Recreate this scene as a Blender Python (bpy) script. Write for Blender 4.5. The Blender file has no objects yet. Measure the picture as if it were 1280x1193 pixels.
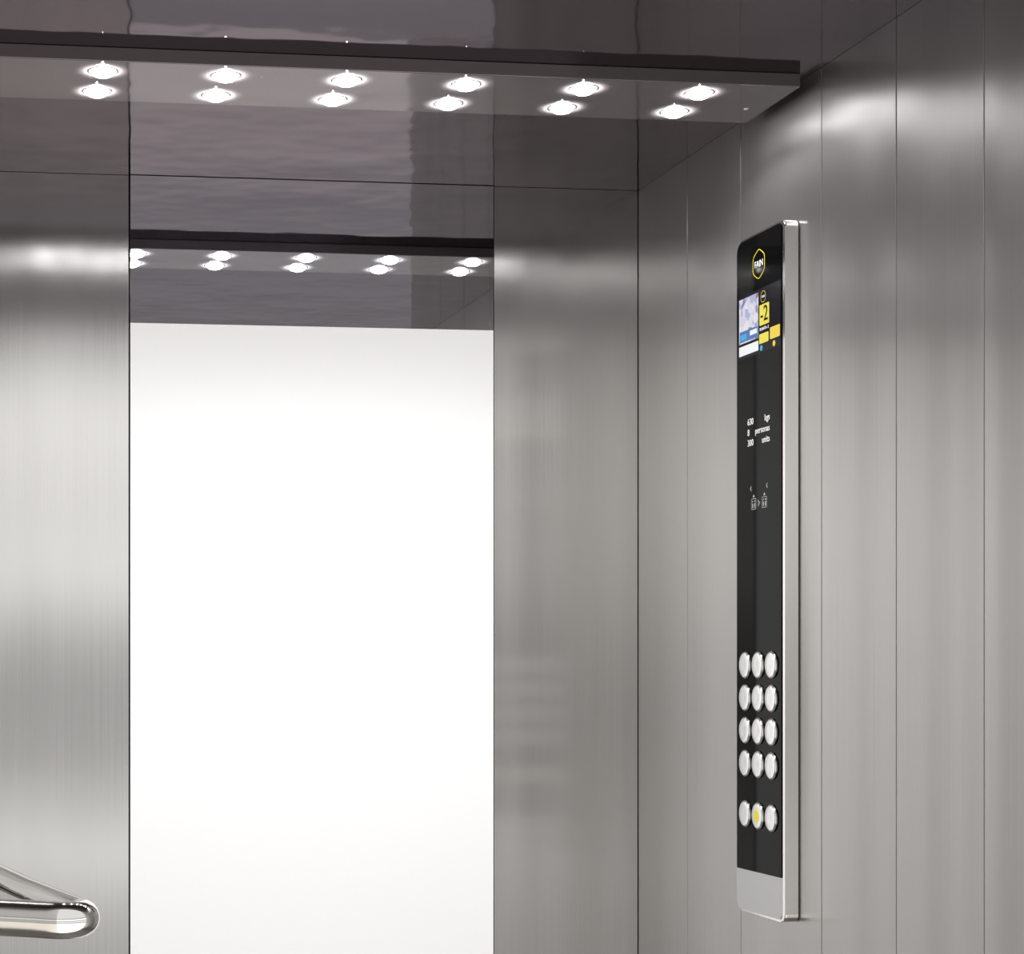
import bpy, bmesh, math
from mathutils import Vector, Matrix

sc = bpy.context.scene
try:
    sc.view_settings.view_transform = 'Standard'
    sc.view_settings.look = 'None'
except Exception:
    pass
COL = sc.collection

# ------------------------------------------------------------------ cabin dimensions (metres)
XR = 1.22      # inner face of the right wall
XL = 0.05      # inner face of the left wall
YB = 3.20      # inner face of the back wall
YF = 1.62      # open front of the cabin
ZC = 2.1255    # ceiling
CAMZ = 1.30

# ------------------------------------------------------------------ materials
def new_mat(name):
    m = bpy.data.materials.new(name); m.use_nodes = True
    nt = m.node_tree
    return m, nt, nt.nodes["Principled BSDF"]

def simple(name, col, metal=0.0, rough=0.5, emis=None, es=0.0, coat=0.0, spec=0.5):
    m, nt, b = new_mat(name)
    b.inputs["Base Color"].default_value = (*col, 1)
    b.inputs["Metallic"].default_value = metal
    b.inputs["Roughness"].default_value = rough
    b.inputs["Specular IOR Level"].default_value = spec
    if emis:
        b.inputs["Emission Color"].default_value = (*emis, 1)
        b.inputs["Emission Strength"].default_value = es
    if coat:
        b.inputs["Coat Weight"].default_value = coat
    n = nt.nodes.new("ShaderNodeTexNoise"); n.inputs["Scale"].default_value = 60
    tc = nt.nodes.new("ShaderNodeTexCoord")
    nt.links.new(tc.outputs["Object"], n.inputs["Vector"])
    mr = nt.nodes.new("ShaderNodeMapRange")
    mr.inputs["To Min"].default_value = max(0.0, rough*0.9); mr.inputs["To Max"].default_value = min(1, rough*1.1)
    nt.links.new(n.outputs["Fac"], mr.inputs["Value"])
    nt.links.new(mr.outputs["Result"], b.inputs["Roughness"])
    return m

def brushed(name, col, rough, aniso, axis='Z', rot=0.0, grain=(900, 900, 2.0), amt=0.06, bow=0.0, metal=1.0):
    m, nt, b = new_mat(name)
    b.inputs["Metallic"].default_value = metal
    b.inputs["Anisotropic"].default_value = aniso
    b.inputs["Anisotropic Rotation"].default_value = rot
    tg = nt.nodes.new("ShaderNodeTangent"); tg.direction_type = 'RADIAL'; tg.axis = axis
    nt.links.new(tg.outputs["Tangent"], b.inputs["Tangent"])
    tc = nt.nodes.new("ShaderNodeTexCoord")
    mp = nt.nodes.new("ShaderNodeMapping"); mp.inputs["Scale"].default_value = grain
    nt.links.new(tc.outputs["Object"], mp.inputs["Vector"])
    n = nt.nodes.new("ShaderNodeTexNoise"); n.inputs["Scale"].default_value = 1.0; n.inputs["Detail"].default_value = 3
    nt.links.new(mp.outputs["Vector"], n.inputs["Vector"])
    cr = nt.nodes.new("ShaderNodeMix"); cr.data_type = 'RGBA'
    cr.inputs["A"].default_value = (*[c*(1-amt) for c in col], 1)
    cr.inputs["B"].default_value = (*[min(1, c*(1+amt)) for c in col], 1)
    nt.links.new(n.outputs["Fac"], cr.inputs["Factor"])
    nt.links.new(cr.outputs["Result"], b.inputs["Base Color"])
    mr = nt.nodes.new("ShaderNodeMapRange")
    mr.inputs["To Min"].default_value = rough*0.85; mr.inputs["To Max"].default_value = rough*1.15
    nt.links.new(n.outputs["Fac"], mr.inputs["Value"])
    nt.links.new(mr.outputs["Result"], b.inputs["Roughness"])
    if bow:
        mp2 = nt.nodes.new("ShaderNodeMapping"); mp2.inputs["Scale"].default_value = (8, 8, 0.35)
        nt.links.new(tc.outputs["Object"], mp2.inputs["Vector"])
        n2 = nt.nodes.new("ShaderNodeTexNoise"); n2.inputs["Scale"].default_value = 1.0; n2.inputs["Detail"].default_value = 1
        nt.links.new(mp2.outputs["Vector"], n2.inputs["Vector"])
        bp = nt.nodes.new("ShaderNodeBump"); bp.inputs["Strength"].default_value = 1; bp.inputs["Distance"].default_value = bow
        nt.links.new(n2.outputs["Fac"], bp.inputs["Height"])
        nt.links.new(bp.outputs["Normal"], b.inputs["Normal"])
    return m

M_STEEL = brushed("brushed_steel", (0.61, 0.60, 0.585), 0.20, 0.92, amt=0.12, bow=0.005)
M_STEEL_R = brushed("brushed_steel_side", (0.62, 0.61, 0.595), 0.36, 0.82, amt=0.12, bow=0.012)
M_DARK = simple("joint_dark", (0.02, 0.02, 0.02), 0, 0.6)

def ceiling_mat(name, col, rough, diff):
    m, nt, b = new_mat(name)
    b.inputs["Base Color"].default_value = (*col, 1)
    b.inputs["Metallic"].default_value = diff
    b.inputs["Roughness"].default_value = rough
    b.inputs["Specular Tint"].default_value = (0.56, 0.54, 0.57, 1)
    tc = nt.nodes.new("ShaderNodeTexCoord")
    n = nt.nodes.new("ShaderNodeTexNoise"); n.inputs["Scale"].default_value = 6; n.inputs["Detail"].default_value = 2
    nt.links.new(tc.outputs["Object"], n.inputs["Vector"])
    bp = nt.nodes.new("ShaderNodeBump"); bp.inputs["Strength"].default_value = 0.20; bp.inputs["Distance"].default_value = 0.01
    nt.links.new(n.outputs["Fac"], bp.inputs["Height"])
    nt.links.new(bp.outputs["Normal"], b.inputs["Normal"])
    return m
M_CEIL = ceiling_mat("polished_dark_steel", (0.145, 0.131, 0.140), 0.06, 0.97)
M_BAR = ceiling_mat("polished_light_bar", (0.165, 0.150, 0.160), 0.08, 0.55)
M_MIRROR = simple("mirror_glass", (0.90, 0.90, 0.91), 1, 0.012)
M_WHITE = simple("white_glow", (0.90, 0.90, 0.91), 0, 0.35, (1, 1, 1), 0.36)  # emission imitates the white reflected in the lower mirror
M_FLOOR = simple("floor_stone", (0.22, 0.21, 0.20), 0, 0.4)
M_CHROME = simple("chrome", (0.85, 0.84, 0.82), 1, 0.06)
M_ALU = simple("aluminium_frame", (0.90, 0.88, 0.86), 1, 0.12)
M_SATIN = simple("satin_aluminium", (0.62, 0.62, 0.62), 0.75, 0.42)
M_BLACK = simple("black_glass", (0.003, 0.003, 0.003), 0, 0.05, spec=0.05)
M_BTN = brushed("button_steel", (0.92, 0.92, 0.91), 0.30, 0.8, axis='X', grain=(200, 200, 200), metal=0.95)
M_BTNRIM = simple("button_rim", (0.25, 0.25, 0.25), 1, 0.2)
M_YEL = simple("yellow_mark", (0.80, 0.68, 0.02), 0, 0.5, (0.85, 0.70, 0.03), 0.20)
M_PRINT = simple("white_print", (0.8, 0.8, 0.8), 0, 0.5, (1, 1, 1), 0.15)
M_GREYP = simple("grey_print", (0.4, 0.4, 0.4), 0, 0.5, (1, 1, 1), 0.12)
M_LENS = simple("lamp_lens", (1, 1, 1), 0, 0.4, (1, 0.99, 1), 14)
M_SCR_Y = simple("screen_yellow", (0.1, 0.1, 0.02), 0, 0.3, (0.85, 0.72, 0.06), 0.8)
M_SCR_O = simple("screen_amber", (0.1, 0.1, 0.02), 0, 0.3, (0.90, 0.62, 0.04), 0.8)
M_SCR_W = simple("screen_white", (0.1, 0.1, 0.1), 0, 0.3, (0.9, 0.92, 0.95), 0.8)
M_SCR_B = simple("screen_blue", (0.02, 0.05, 0.1), 0, 0.3, (0.05, 0.12, 0.40), 0.8)
M_SCR_C = simple("screen_cyan", (0.02, 0.05, 0.1), 0, 0.3, (0.02, 0.40, 0.75), 0.8)
M_SCR_K = simple("screen_black", (0.006, 0.006, 0.008), 0, 0.15, spec=0.1)

def picture_mat():
    m, nt, b = new_mat("screen_picture")
    b.inputs["Base Color"].default_value = (0.02, 0.02, 0.02, 1)
    tc = nt.nodes.new("ShaderNodeTexCoord")
    v = nt.nodes.new("ShaderNodeTexVoronoi"); v.inputs["Scale"].default_value = 95
    nt.links.new(tc.outputs["Object"], v.inputs["Vector"])
    sp = nt.nodes.new("ShaderNodeSeparateColor"); nt.links.new(v.outputs["Color"], sp.inputs["Color"])
    cr = nt.nodes.new("ShaderNodeValToRGB"); cr.color_ramp.interpolation = 'CONSTANT'
    e = cr.color_ramp.elements
    e[0].position = 0; e[0].color = (0.75, 0.72, 0.88, 1)
    e[1].position = 0.3; e[1].color = (0.45, 0.5, 0.78, 1)
    for p, c in ((0.5, (0.92, 0.86, 0.9, 1)), (0.72, (0.25, 0.22, 0.42, 1)), (0.84, (0.45, 0.06, 0.12, 1)), (0.92, (0.8, 0.8, 0.9, 1))):
        x = e.new(p); x.color = c
    nt.links.new(sp.outputs["Red"], cr.inputs["Fac"])
    nt.links.new(cr.outputs["Color"], b.inputs["Emission Color"])
    b.inputs["Emission Strength"].default_value = 0.8
    return m
M_PIC = picture_mat()

# ------------------------------------------------------------------ helpers
def finish(name, me, mats, parent=None):
    ob = bpy.data.objects.new(name, me)
    for m in mats: me.materials.append(m)
    COL.objects.link(ob)
    if parent: ob.parent = parent
    return ob

def add_box(bm, x0, x1, y0, y1, z0, z1, mi=0, bevel=0):
    vs = [bm.verts.new(p) for p in ((x0,y0,z0),(x1,y0,z0),(x1,y1,z0),(x0,y1,z0),(x0,y0,z1),(x1,y0,z1),(x1,y1,z1),(x0,y1,z1))]
    fs = [bm.faces.new([vs[i] for i in f]) for f in ((0,3,2,1),(4,5,6,7),(0,1,5,4),(1,2,6,5),(2,3,7,6),(3,0,4,7))]
    for f in fs: f.material_index = mi
    if bevel:
        es = list({e for f in fs for e in f.edges})
        r = bmesh.ops.bevel(bm, geom=es, offset=bevel, segments=2, affect='EDGES', profile=0.5)
        for f in r['faces']: f.material_index = mi

def mesh_of(bm, name, smooth=False):
    me = bpy.data.meshes.new(name)
    bmesh.ops.recalc_face_normals(bm, faces=bm.faces)
    bm.to_mesh(me); bm.free()
    if smooth:
        for p in me.polygons: p.use_smooth = True
    return me

def struct(ob, label, cat):
    ob["kind"] = "structure"; ob["label"] = label; ob["category"] = cat

# ------------------------------------------------------------------ room shell
G = 0.0011  # half joint
joints = [YF, 1.90, 2.105, 2.309, 2.514, 2.778, 2.984, YB]
bm = bmesh.new()
for a, b in zip(joints[:-1], joints[1:]):
    add_box(bm, XR, XR+0.015, a+(G if a != YF else 0), b-(G if b != YB else 0), 0, ZC, 0, 0.0006)
add_box(bm, XR+0.015, XR+0.04, YF, YB+0.04, 0, ZC, 1)
w = finish("wall_right", mesh_of(bm, "wall_right"), [M_STEEL_R, M_DARK])
struct(w, "brushed stainless steel cabin wall of narrow vertical panels", "wall")

bm = bmesh.new()
for a, b in ((XL, 0.335), (0.335, 0.9625), (0.9625, XR)):
    add_box(bm, a+(G if a != XL else 0), b-(G if b != XR else G), YB, YB+0.015, 0, ZC, 0, 0.0006)
add_box(bm, XL-0.03, XR+0.015, YB+0.015, YB+0.04, 0, ZC, 1)
w = finish("wall_back", mesh_of(bm, "wall_back"), [M_STEEL, M_DARK])
struct(w, "brushed stainless steel rear cabin wall behind the mirror", "wall")

bm = bmesh.new()
ys = [YF, 2.0, 2.4, 2.8, YB]
for a, b in zip(ys[:-1], ys[1:]):
    add_box(bm, XL-0.015, XL, a+G, b-G, 0, ZC, 0, 0.0006)
add_box(bm, XL-0.03, XL-0.015, YF, YB+0.015, 0, ZC, 1)
w = finish("wall_left", mesh_of(bm, "wall_left"), [M_STEEL, M_DARK])
struct(w, "brushed stainless steel side wall carrying the handrail", "wall")

bm = bmesh.new(); add_box(bm, XL-0.03, XR+0.04, YF, YB+0.04, ZC, ZC+0.04)
w = finish("ceiling", mesh_of(bm, "ceiling"), [M_CEIL])
struct(w, "dark polished steel cabin ceiling", "ceiling")
bm = bmesh.new(); add_box(bm, XL-0.03, XR+0.04, YF, YB+0.04, -0.04, 0)
w = finish("floor", mesh_of(bm, "floor"), [M_FLOOR])
struct(w, "grey stone cabin floor", "floor")

# ------------------------------------------------------------------ mirror
mx0, mx1 = 0.3365, 0.961
zs = CAMZ + 0.5776
root = bpy.data.objects.new("mirror", None); COL.objects.link(root); root.location = (0.65, YB, 0.0)
root["label"] = "tall frameless mirror with a glowing white sheet for its lower reflection on steel wall"; root["category"] = "mirror"
def child_box(name, par, x0, x1, y0, y1, z0, z1, mat, bevel=0):
    bm = bmesh.new(); L = par.location
    add_box(bm, x0-L.x, x1-L.x, y0-L.y, y1-L.y, z0-L.z, z1-L.z, 0, bevel)
    return finish(name, mesh_of(bm, name), [mat], par)
child_box("mirror_glass", root, mx0, mx1, YB-0.004, YB, zs, ZC-0.001, M_MIRROR)
o = child_box("white_reflection", root, mx0, mx1, YB-0.004, YB, 0.02, zs, M_WHITE)  # not mirrored: white reflection put in as a glowing sheet
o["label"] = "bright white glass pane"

# ------------------------------------------------------------------ light bar with spotlights
bar = bpy.data.objects.new("ceiling_light", None); COL.objects.link(bar)
bar.location = (0.63, 2.631, ZC)
bar["label"] = "dark polished ceiling light bar with two rows of spotlights"; bar["category"] = "ceiling light"
ZB = ZC - 0.019
child_box("housing", bar, XL+0.005, 1.203, 2.542, 2.72, ZB, ZC, M_BAR, 0.0012)

def lathe(profile, seg=40):
    bm = bmesh.new(); rings = []
    for r, z in profile:
        if r < 1e-6: rings.append([bm.verts.new((0, 0, z))])
        else: rings.append([bm.verts.new((r*math.cos(2*math.pi*i/seg), r*math.sin(2*math.pi*i/seg), z)) for i in range(seg)])
    for a, b in zip(rings[:-1], rings[1:]):
        for i in range(seg):
            j = (i+1) % seg
            if len(a) == 1 and len(b) == 1: continue
            if len(a) == 1: bm.faces.new((a[0], b[i], b[j]))
            elif len(b) == 1: bm.faces.new((a[i], b[0], a[j]))
            else: bm.faces.new((a[i], b[i], b[j], a[j]))
    return bm
bez = mesh_of(lathe([(0.0185,0),(0.0205,0),(0.0205,-0.0005),(0.0195,-0.0008),(0.0180,-0.0006),(0.0180,0),(0.0185,0)]), "bezel", True)
bez.materials.append(M_CHROME)
lens = mesh_of(lathe([(0.0,-0.0080),(0.006,-0.0077),(0.011,-0.0064),(0.0155,-0.0036),(0.0178,0.0),(0.0,0.0)]), "lens", True)
lens.materials.append(M_LENS)
Lb = bar.location
for row in (2.585, 2.676):
    for k in range(6):
        x = 0.2345 + 0.168*k
        s = bpy.data.objects.new("spotlight", None); COL.objects.link(s); s.parent = bar
        s.location = (x-Lb.x, row-Lb.y, ZB-Lb.z); s.empty_display_size = 0.02
        for nm, me in (("bezel", bez), ("lens", lens)):
            c = bpy.data.objects.new(nm, me); COL.objects.link(c); c.parent = s
        ld = bpy.data.lights.new("downlight", 'SPOT'); ld.energy = 3.0; ld.shadow_soft_size = 0.0015
        ld.spot_size = math.radians(140); ld.spot_blend = 0.9; ld.color = (1, 0.99, 0.99)
        lo = bpy.data.objects.new("downlight", ld); COL.objects.link(lo); lo.parent = s
        lo.location = (0, 0, -0.0100)
        # added upward spot that makes a halo on the housing around the lens
        ld = bpy.data.lights.new("halo_spot", 'SPOT'); ld.energy = 5.0; ld.shadow_soft_size = 0.001
        ld.spot_size = math.radians(147); ld.spot_blend = 0.8
        lo = bpy.data.objects.new("halo_spot", ld); COL.objects.link(lo); lo.parent = s
        lo.location = (0, 0, -0.0128); lo.rotation_euler = (math.pi, 0, 0)
scr = mesh_of(lathe([(0.0,-0.0015),(0.003,-0.0012),(0.0042,0.0),(0.0,0.0)], 20), "screw", True); scr.materials.append(M_CHROME)
c = bpy.data.objects.new("screw", scr); COL.objects.link(c); c.parent = bar; c.location = (1.172-Lb.x, 2.65-Lb.y, ZB-Lb.z)

# ------------------------------------------------------------------ handrail
zr = CAMZ - 0.2480
def arc(c, r, a0, a1, n=10):
    return [(c[0]+r*math.cos(math.radians(a0+(a1-a0)*i/n)), c[1]+r*math.sin(math.radians(a0+(a1-a0)*i/n))) for i in range(n+1)]
raw = [(XL, 2.34), (0.060, 2.335), (0.068, 2.315), (0.074, 2.285), (0.1090, 2.09), (0.1490, 1.910)]
raw = raw + arc((0.131, 1.902), 0.020, 12, -118, 14) + [(0.108, 1.8935), (XL, 1.924)]
cu = bpy.data.curves.new("rail", 'CURVE'); cu.dimensions = '3D'; cu.bevel_depth = 0.0185; cu.bevel_resolution = 10; cu.use_fill_caps = True
sp = cu.splines.new('POLY'); sp.points.add(len(raw)-1)
for i, (x, y) in enumerate(raw): sp.points[i].co = (x, y, zr, 1)
tmp = bpy.data.objects.new("tmp", cu); COL.objects.link(tmp)
bpy.context.view_layer.update()
me = bpy.data.meshes.new_from_object(tmp.evaluated_get(bpy.context.evaluated_depsgraph_get()))
bpy.data.objects.remove(tmp)
for p in me.polygons: p.use_smooth = True
me.materials.clear(); me.materials.append(M_CHROME)
rail = bpy.data.objects.new("handrail", None); COL.objects.link(rail)
rail.location = (XL, 2.4, zr)
rail["label"] = "polished chrome tubular handrail with curved end"; rail["category"] = "handrail"
t = bpy.data.objects.new("rail_tube", me); COL.objects.link(t); t.parent = rail; t.location = (-XL, -2.4, -zr)
fl = mesh_of(lathe([(0.0,0),(0.030,0),(0.030,0.004),(0.026,0.006),(0.0,0.006)]), "mounting_flange", True); fl.materials.append(M_CHROME)
for y in (2.34, 1.924):
    c = bpy.data.objects.new("mounting_flange", fl); COL.objects.link(c); c.parent = rail
    c.location = (0, y-2.4, 0); c.rotation_euler = (0, math.pi/2, 0)

# ------------------------------------------------------------------ control panel
cp = bpy.data.objects.new("control_panel", None); COL.objects.link(cp)
W, H, T = 0.162, 0.993, 0.022
cp.matrix_world = Matrix(((0,0,-1,XR),(-1,0,0,2.742),(0,1,0,CAMZ+0.633),(0,0,0,1)))
cp["label"] = "slim black glass elevator control panel with silver round buttons"; cp["category"] = "control panel"

def rr(u0, v0, u1, v1, rtl, rtr, rbr, rbl, n=8):
    P = []
    def cor(cx, cy, r, a0):
        if r <= 0: P.append((cx, cy)); return
        for i in range(n+1):
            a = math.radians(a0 + 90*i/n); P.append((cx+r*math.cos(a), cy+r*math.sin(a)))
    cor(u1-rtr, -(v0+rtr), rtr, 0); cor(u0+rtl, -(v0+rtl), rtl, 90)
    cor(u0+rbl, -(v1-rbl), rbl, 180); cor(u1-rbr, -(v1-rbr), rbr, 270)
    return P
def prism(bm, P, z0, z1, mi=0, bev=0):
    bot = [bm.verts.new((x, y, z0)) for x, y in P]; top = [bm.verts.new((x, y, z1)) for x, y in P]
    n = len(P)
    f1 = bm.faces.new(top); f0 = bm.faces.new(list(reversed(bot)))
    fs = [f1, f0] + [bm.faces.new((bot[i], bot[(i+1) % n], top[(i+1) % n], top[i])) for i in range(n)]
    for f in fs: f.material_index = mi
    if bev:
        r = bmesh.ops.bevel(bm, geom=list(f1.edges), offset=bev, segments=3, affect='EDGES', profile=0.5)
        for f in r['faces']: f.material_index = mi
def part(name, shapes, mats, parent=cp, bev=0):
    bm = bmesh.new()
    for P, z0, z1, mi in shapes: prism(bm, P, z0, z1, mi, bev)
    return finish(name, mesh_of(bm, name), mats, parent)

mm = 0.001
part("shadow_gap", [(rr(.002, .002, W-.002, H-.002, .016, .010, .010, .016), 0, .0025, 0)], [M_DARK])["label"] = "dark inset standing in for the shadow line behind the frame"  # near-black inset, shade put in as colour around the frame's back edge
part("frame", [(rr(0, 0, W, H, .018, .012, .012, .018), .0022, T, 0)], [M_ALU], bev=0.0025)["label"] = "polished aluminium frame"
part("glass_front", [(rr(.003, .003, W-.009, .9305, .016, .009, 0, 0), T, T+.0012, 0)], [M_BLACK])["label"] = "glossy black glass front"
part("base_plate", [(rr(.003, .9315, W-.009, H-.003, 0, 0, .009, .016), T, T+.0012, 0)], [M_SATIN])["label"] = "satin silver lower plate"
Z1 = T + .0012

def text_mesh(name, s, size, x, y, z, mat, parent, align='LEFT', ext=0.0002, sx=1.0):
    c = bpy.data.curves.new(name, 'FONT'); c.body = s; c.size = size; c.extrude = ext
    c.align_x = align; c.align_y = 'CENTER'; c.resolution_u = 3
    o = bpy.data.objects.new("tmp", c); COL.objects.link(o)
    bpy.context.view_layer.update()
    me = bpy.data.meshes.new_from_object(o.evaluated_get(bpy.context.evaluated_depsgraph_get()))
    bpy.data.objects.remove(o)
    for v in me.vertices: v.co = Vector((v.co.x*sx+x, v.co.y+y, v.co.z+z+ext))
    me.materials.clear()
    return me
def join_meshes(name, items, parent):
    bm = bmesh.new(); mats = []
    for me, mat in items:
        n0 = len(bm.faces); bm.from_mesh(me); bm.faces.ensure_lookup_table()
        if mat not in mats: mats.append(mat)
        for f in bm.faces[n0:]: f.material_index = mats.index(mat)
    me = bpy.data.meshes.new(name); bm.to_mesh(me); bm.free()
    return finish(name, me, mats, parent)
def shape_mesh(P, z0, z1):
    bm = bmesh.new(); prism(bm, P, z0, z1); return mesh_of(bm, "s")
def ngon(cx, cy, r, n, a0=90, sx=1.0):
    return [(cx+sx*r*math.cos(math.radians(a0+360*i/n)), cy+r*math.sin(math.radians(a0+360*i/n))) for i in range(n)]
def ring_mesh(outer, inner, z0, z1):
    bm = bmesh.new(); n = len(outer)
    a = [bm.verts.new((*p, z1)) for p in outer]; b = [bm.verts.new((*p, z1)) for p in inner]
    a0 = [bm.verts.new((*p, z0)) for p in outer]
    for i in range(n):
        j = (i+1) % n
        bm.faces.new((a[i], a[j], b[j], b[i])); bm.faces.new((a0[i], a0[j], a[j], a[i]))
    return mesh_of(bm, "r")

# logo
cx, cy = .079, -.047
def hexround(r):
    base = [Vector(p) for p in ngon(cx, cy, r, 6)]
    out = []
    for i in range(6):
        p, a, b = base[i], base[i-1], base[(i+1) % 6]
        q0 = p.lerp(a, .28); q1 = p.lerp(b, .28)
        for k in range(5):
            t = k/4; out.append(tuple((1-t)**2*q0 + 2*t*(1-t)*p + t*t*q1))
    return out
join_meshes("logo", [(ring_mesh(hexround(.0230), hexround(.0220), Z1, Z1+.0002), M_YEL),
                     (text_mesh("t", "FAIN", .0135, cx, cy, Z1, M_PRINT, cp, 'CENTER', ext=0.0001), M_PRINT)], cp)["label"] = "yellow hexagonal outline emblem with white letters"

# display
items = []
def q(u0, v0, u1, v1, mat, dz=0.0004, r=0.0):
    items.append((shape_mesh(rr(u0*mm, v0*mm, u1*mm, v1*mm, r*mm, r*mm, r*mm, r*mm, 4), Z1, Z1+dz), mat))
q(9, 84, 151, 177, M_SCR_K, 0.0002)
q(12, 88, 78, 154, M_PIC)
q(12, 158, 78, 172, M_SCR_W)
q(82, 108, 114, 138, M_SCR_Y, r=2)
q(81, 150, 112, 164, M_SCR_Y, r=2)
q(117, 146, 149, 163, M_SCR_O, r=2)
q(14, 136, 77, 152, M_SCR_B, 0.0005)
q(50, 139, 74, 146, M_SCR_W, 0.0007)
q(17, 141, 38, 149, M_SCR_C, 0.0007)
items.append((shape_mesh(ngon(.088, -.1705, .0042, 20), Z1, Z1+.0004), M_SCR_C))
items.append((shape_mesh(ngon(.130, -.1705, .0042, 20), Z1, Z1+.0004), M_SCR_O))
items.append((ring_mesh(ngon(.094, -.097, .0085, 24), ngon(.094, -.097, .0078, 24), Z1, Z1+.0003), M_SCR_Y))
items.append((text_mesh("t", "FAIN", .005, .094, -.097, Z1, M_PRINT, cp, 'CENTER'), M_SCR_W))
items.append((text_mesh("t", "-2", .032, .098, -.1230, Z1+.0004, M_PRINT, cp, 'CENTER'), M_SCR_K))
items.append((text_mesh("t", "PLANTA -2", .0062, .098, -.1435, Z1+.0002, M_PRINT, cp, 'CENTER'), M_SCR_W))
d = join_meshes("display_screen", items, cp); d["label"] = "small colour display showing floor -2"

# capacity lettering
L = []
for i, (a, b) in enumerate((("630", "kgs"), ("8", "personas"), ("300", "units"))):
    v = -(.273 + .0155*i)
    L.append((text_mesh("t", a, .0135, .041, v, Z1, M_PRINT, cp, 'LEFT'), M_PRINT))
    L.append((text_mesh("t", b, .0135, .116, v, Z1, M_PRINT, cp, 'RIGHT'), M_PRINT))
join_meshes("lettering", L, cp)["label"] = "white load capacity lettering"

# small indicator icons
I = []
for x0 in (.062, .098):
    I.append((ring_mesh(rr(x0-.008, .386, x0+.008, .402, .002, .002, .002, .002, 3), rr(x0-.0073, .3867, x0+.0073, .4013, .001, .001, .001, .001, 3), Z1, Z1+.0003), M_GREYP))
    for dx in (-.0035, .0035):
        I.append((shape_mesh(ngon(x0+dx, -.390, .0012, 10), Z1, Z1+.0003), M_GREYP))
        I.append((shape_mesh(rr(x0+dx-.0012, .393, x0+dx+.0012, .3995, 0, 0, 0, 0), Z1, Z1+.0003), M_GREYP))
    I.append((shape_mesh([(x0-.003, -.384), (x0, -.380), (x0+.003, -.384)][::-1], Z1, Z1+.0003), M_GREYP))
I.append((ring_mesh([(.077, -.389), (.083, -.394), (.077, -.399)], [(.0778, -.3908), (.0815, -.394), (.0778, -.3972)], Z1, Z1+.0003), M_GREYP))
for x0 in (.053, .107):
    I.append((shape_mesh([(x0-.003, -.371), (x0+.001, -.367), (x0+.001, -.3685), (x0-.0015, -.371), (x0+.001, -.3735), (x0+.001, -.375)], Z1, Z1+.0003), M_GREYP))
join_meshes("indicator_icon", I, cp)

# buttons
def button_meshes():
    rim = mesh_of(lathe([(0.0183,0),(0.0198,0),(0.0198,0.0016),(0.0190,0.0022),(0.0183,0.0016),(0.0183,0)], 48), "button_rim", True)
    rim.materials.append(M_BTNRIM)
    cap = mesh_of(lathe([(0.0,0.0034),(0.008,0.0034),(0.0158,0.0036),(0.0172,0.0033),(0.0180,0.0022),(0.0181,0.0),(0.0,0.0)], 48), "button_cap", True)
    cap.materials.append(M_BTN)
    return rim, cap
rim, cap = button_meshes()
for r, v in enumerate((.629, .677, .725, .7735, .848)):
    for c_, u in enumerate((.035, .079, .123)):
        b = bpy.data.objects.new("button", None); COL.objects.link(b); b.parent = cp
        b.location = (u, -v, Z1); b.empty_display_size = 0.01
        for nm, me in (("rim", rim), ("cap", cap)):
            o = bpy.data.objects.new(nm, me); COL.objects.link(o); o.parent = b
        if r == 4 and c_ == 1:
            b["label"] = "alarm button with yellow bell symbol"
            P = [(-.0095,-.006),(-.007,-.003),(-.0062,.003),(-.004,.007),(-.001,.0085),(-.001,.0105),(.001,.0105),(.001,.0085),(.004,.007),(.0062,.003),(.007,-.003),(.0095,-.006)][::-1]
            bm = bmesh.new(); prism(bm, P, .0030, .0040); prism(bm, ngon(0, -.0078, .0022, 14), .0030, .0040)
            finish("bell_symbol", mesh_of(bm, "bell_symbol"), [M_YEL], b)

# ------------------------------------------------------------------ world (bright lift landing; bands made up for streaks in the steel reflections)
wd = bpy.data.worlds.new("World"); sc.world = wd; wd.use_nodes = True
nt = wd.node_tree; bg = nt.nodes["Background"]
tc = nt.nodes.new("ShaderNodeTexCoord"); sx = nt.nodes.new("ShaderNodeSeparateXYZ")
nt.links.new(tc.outputs["Generated"], sx.inputs["Vector"])
mr = nt.nodes.new("ShaderNodeMapRange"); mr.inputs["From Min"].default_value = -.3; mr.inputs["From Max"].default_value = .3
nt.links.new(sx.outputs["Z"], mr.inputs["Value"])
cr = nt.nodes.new("ShaderNodeValToRGB"); e = cr.color_ramp.elements; cr.color_ramp.interpolation = 'EASE'
N = (1, .995, .985)
stops = [(0, .88, (1, .94, .87)), (.15, .42, N), (.24, .28, N), (.30, .36, N), (.345, 1.0, N), (.385, .34, N), (.50, .26, N), (.535, .32, N),
         (.575, .95, N), (.62, .62, N), (.68, .70, N), (.73, .95, N), (.79, .18, N), (1, .45, N)]
e[0].position = 0; e[1].position = 1
for (p, v, c) in stops:
    el = e[0] if p == 0 else (e[len(e)-1] if p == 1 else e.new(p))
    el.color = (v*c[0], v*c[1], v*c[2], 1)
nt.links.new(mr.outputs["Result"], cr.inputs["Fac"]); nt.links.new(cr.outputs["Color"], bg.inputs["Color"])
bg.inputs["Strength"].default_value = 1.9

# ------------------------------------------------------------------ camera
cam = bpy.data.cameras.new("camera"); co = bpy.data.objects.new("camera", cam); COL.objects.link(co)
co.location = (0, 0, CAMZ); co.rotation_euler = (math.pi/2, 0, -math.radians(6.77))
cam.sensor_fit = 'HORIZONTAL'; cam.sensor_width = 36; cam.lens = 36*2400/1280
cam.shift_x = (640-195)/1280; cam.shift_y = (835-596.5)/1280
cam.clip_start = 0.01
sc.camera = co
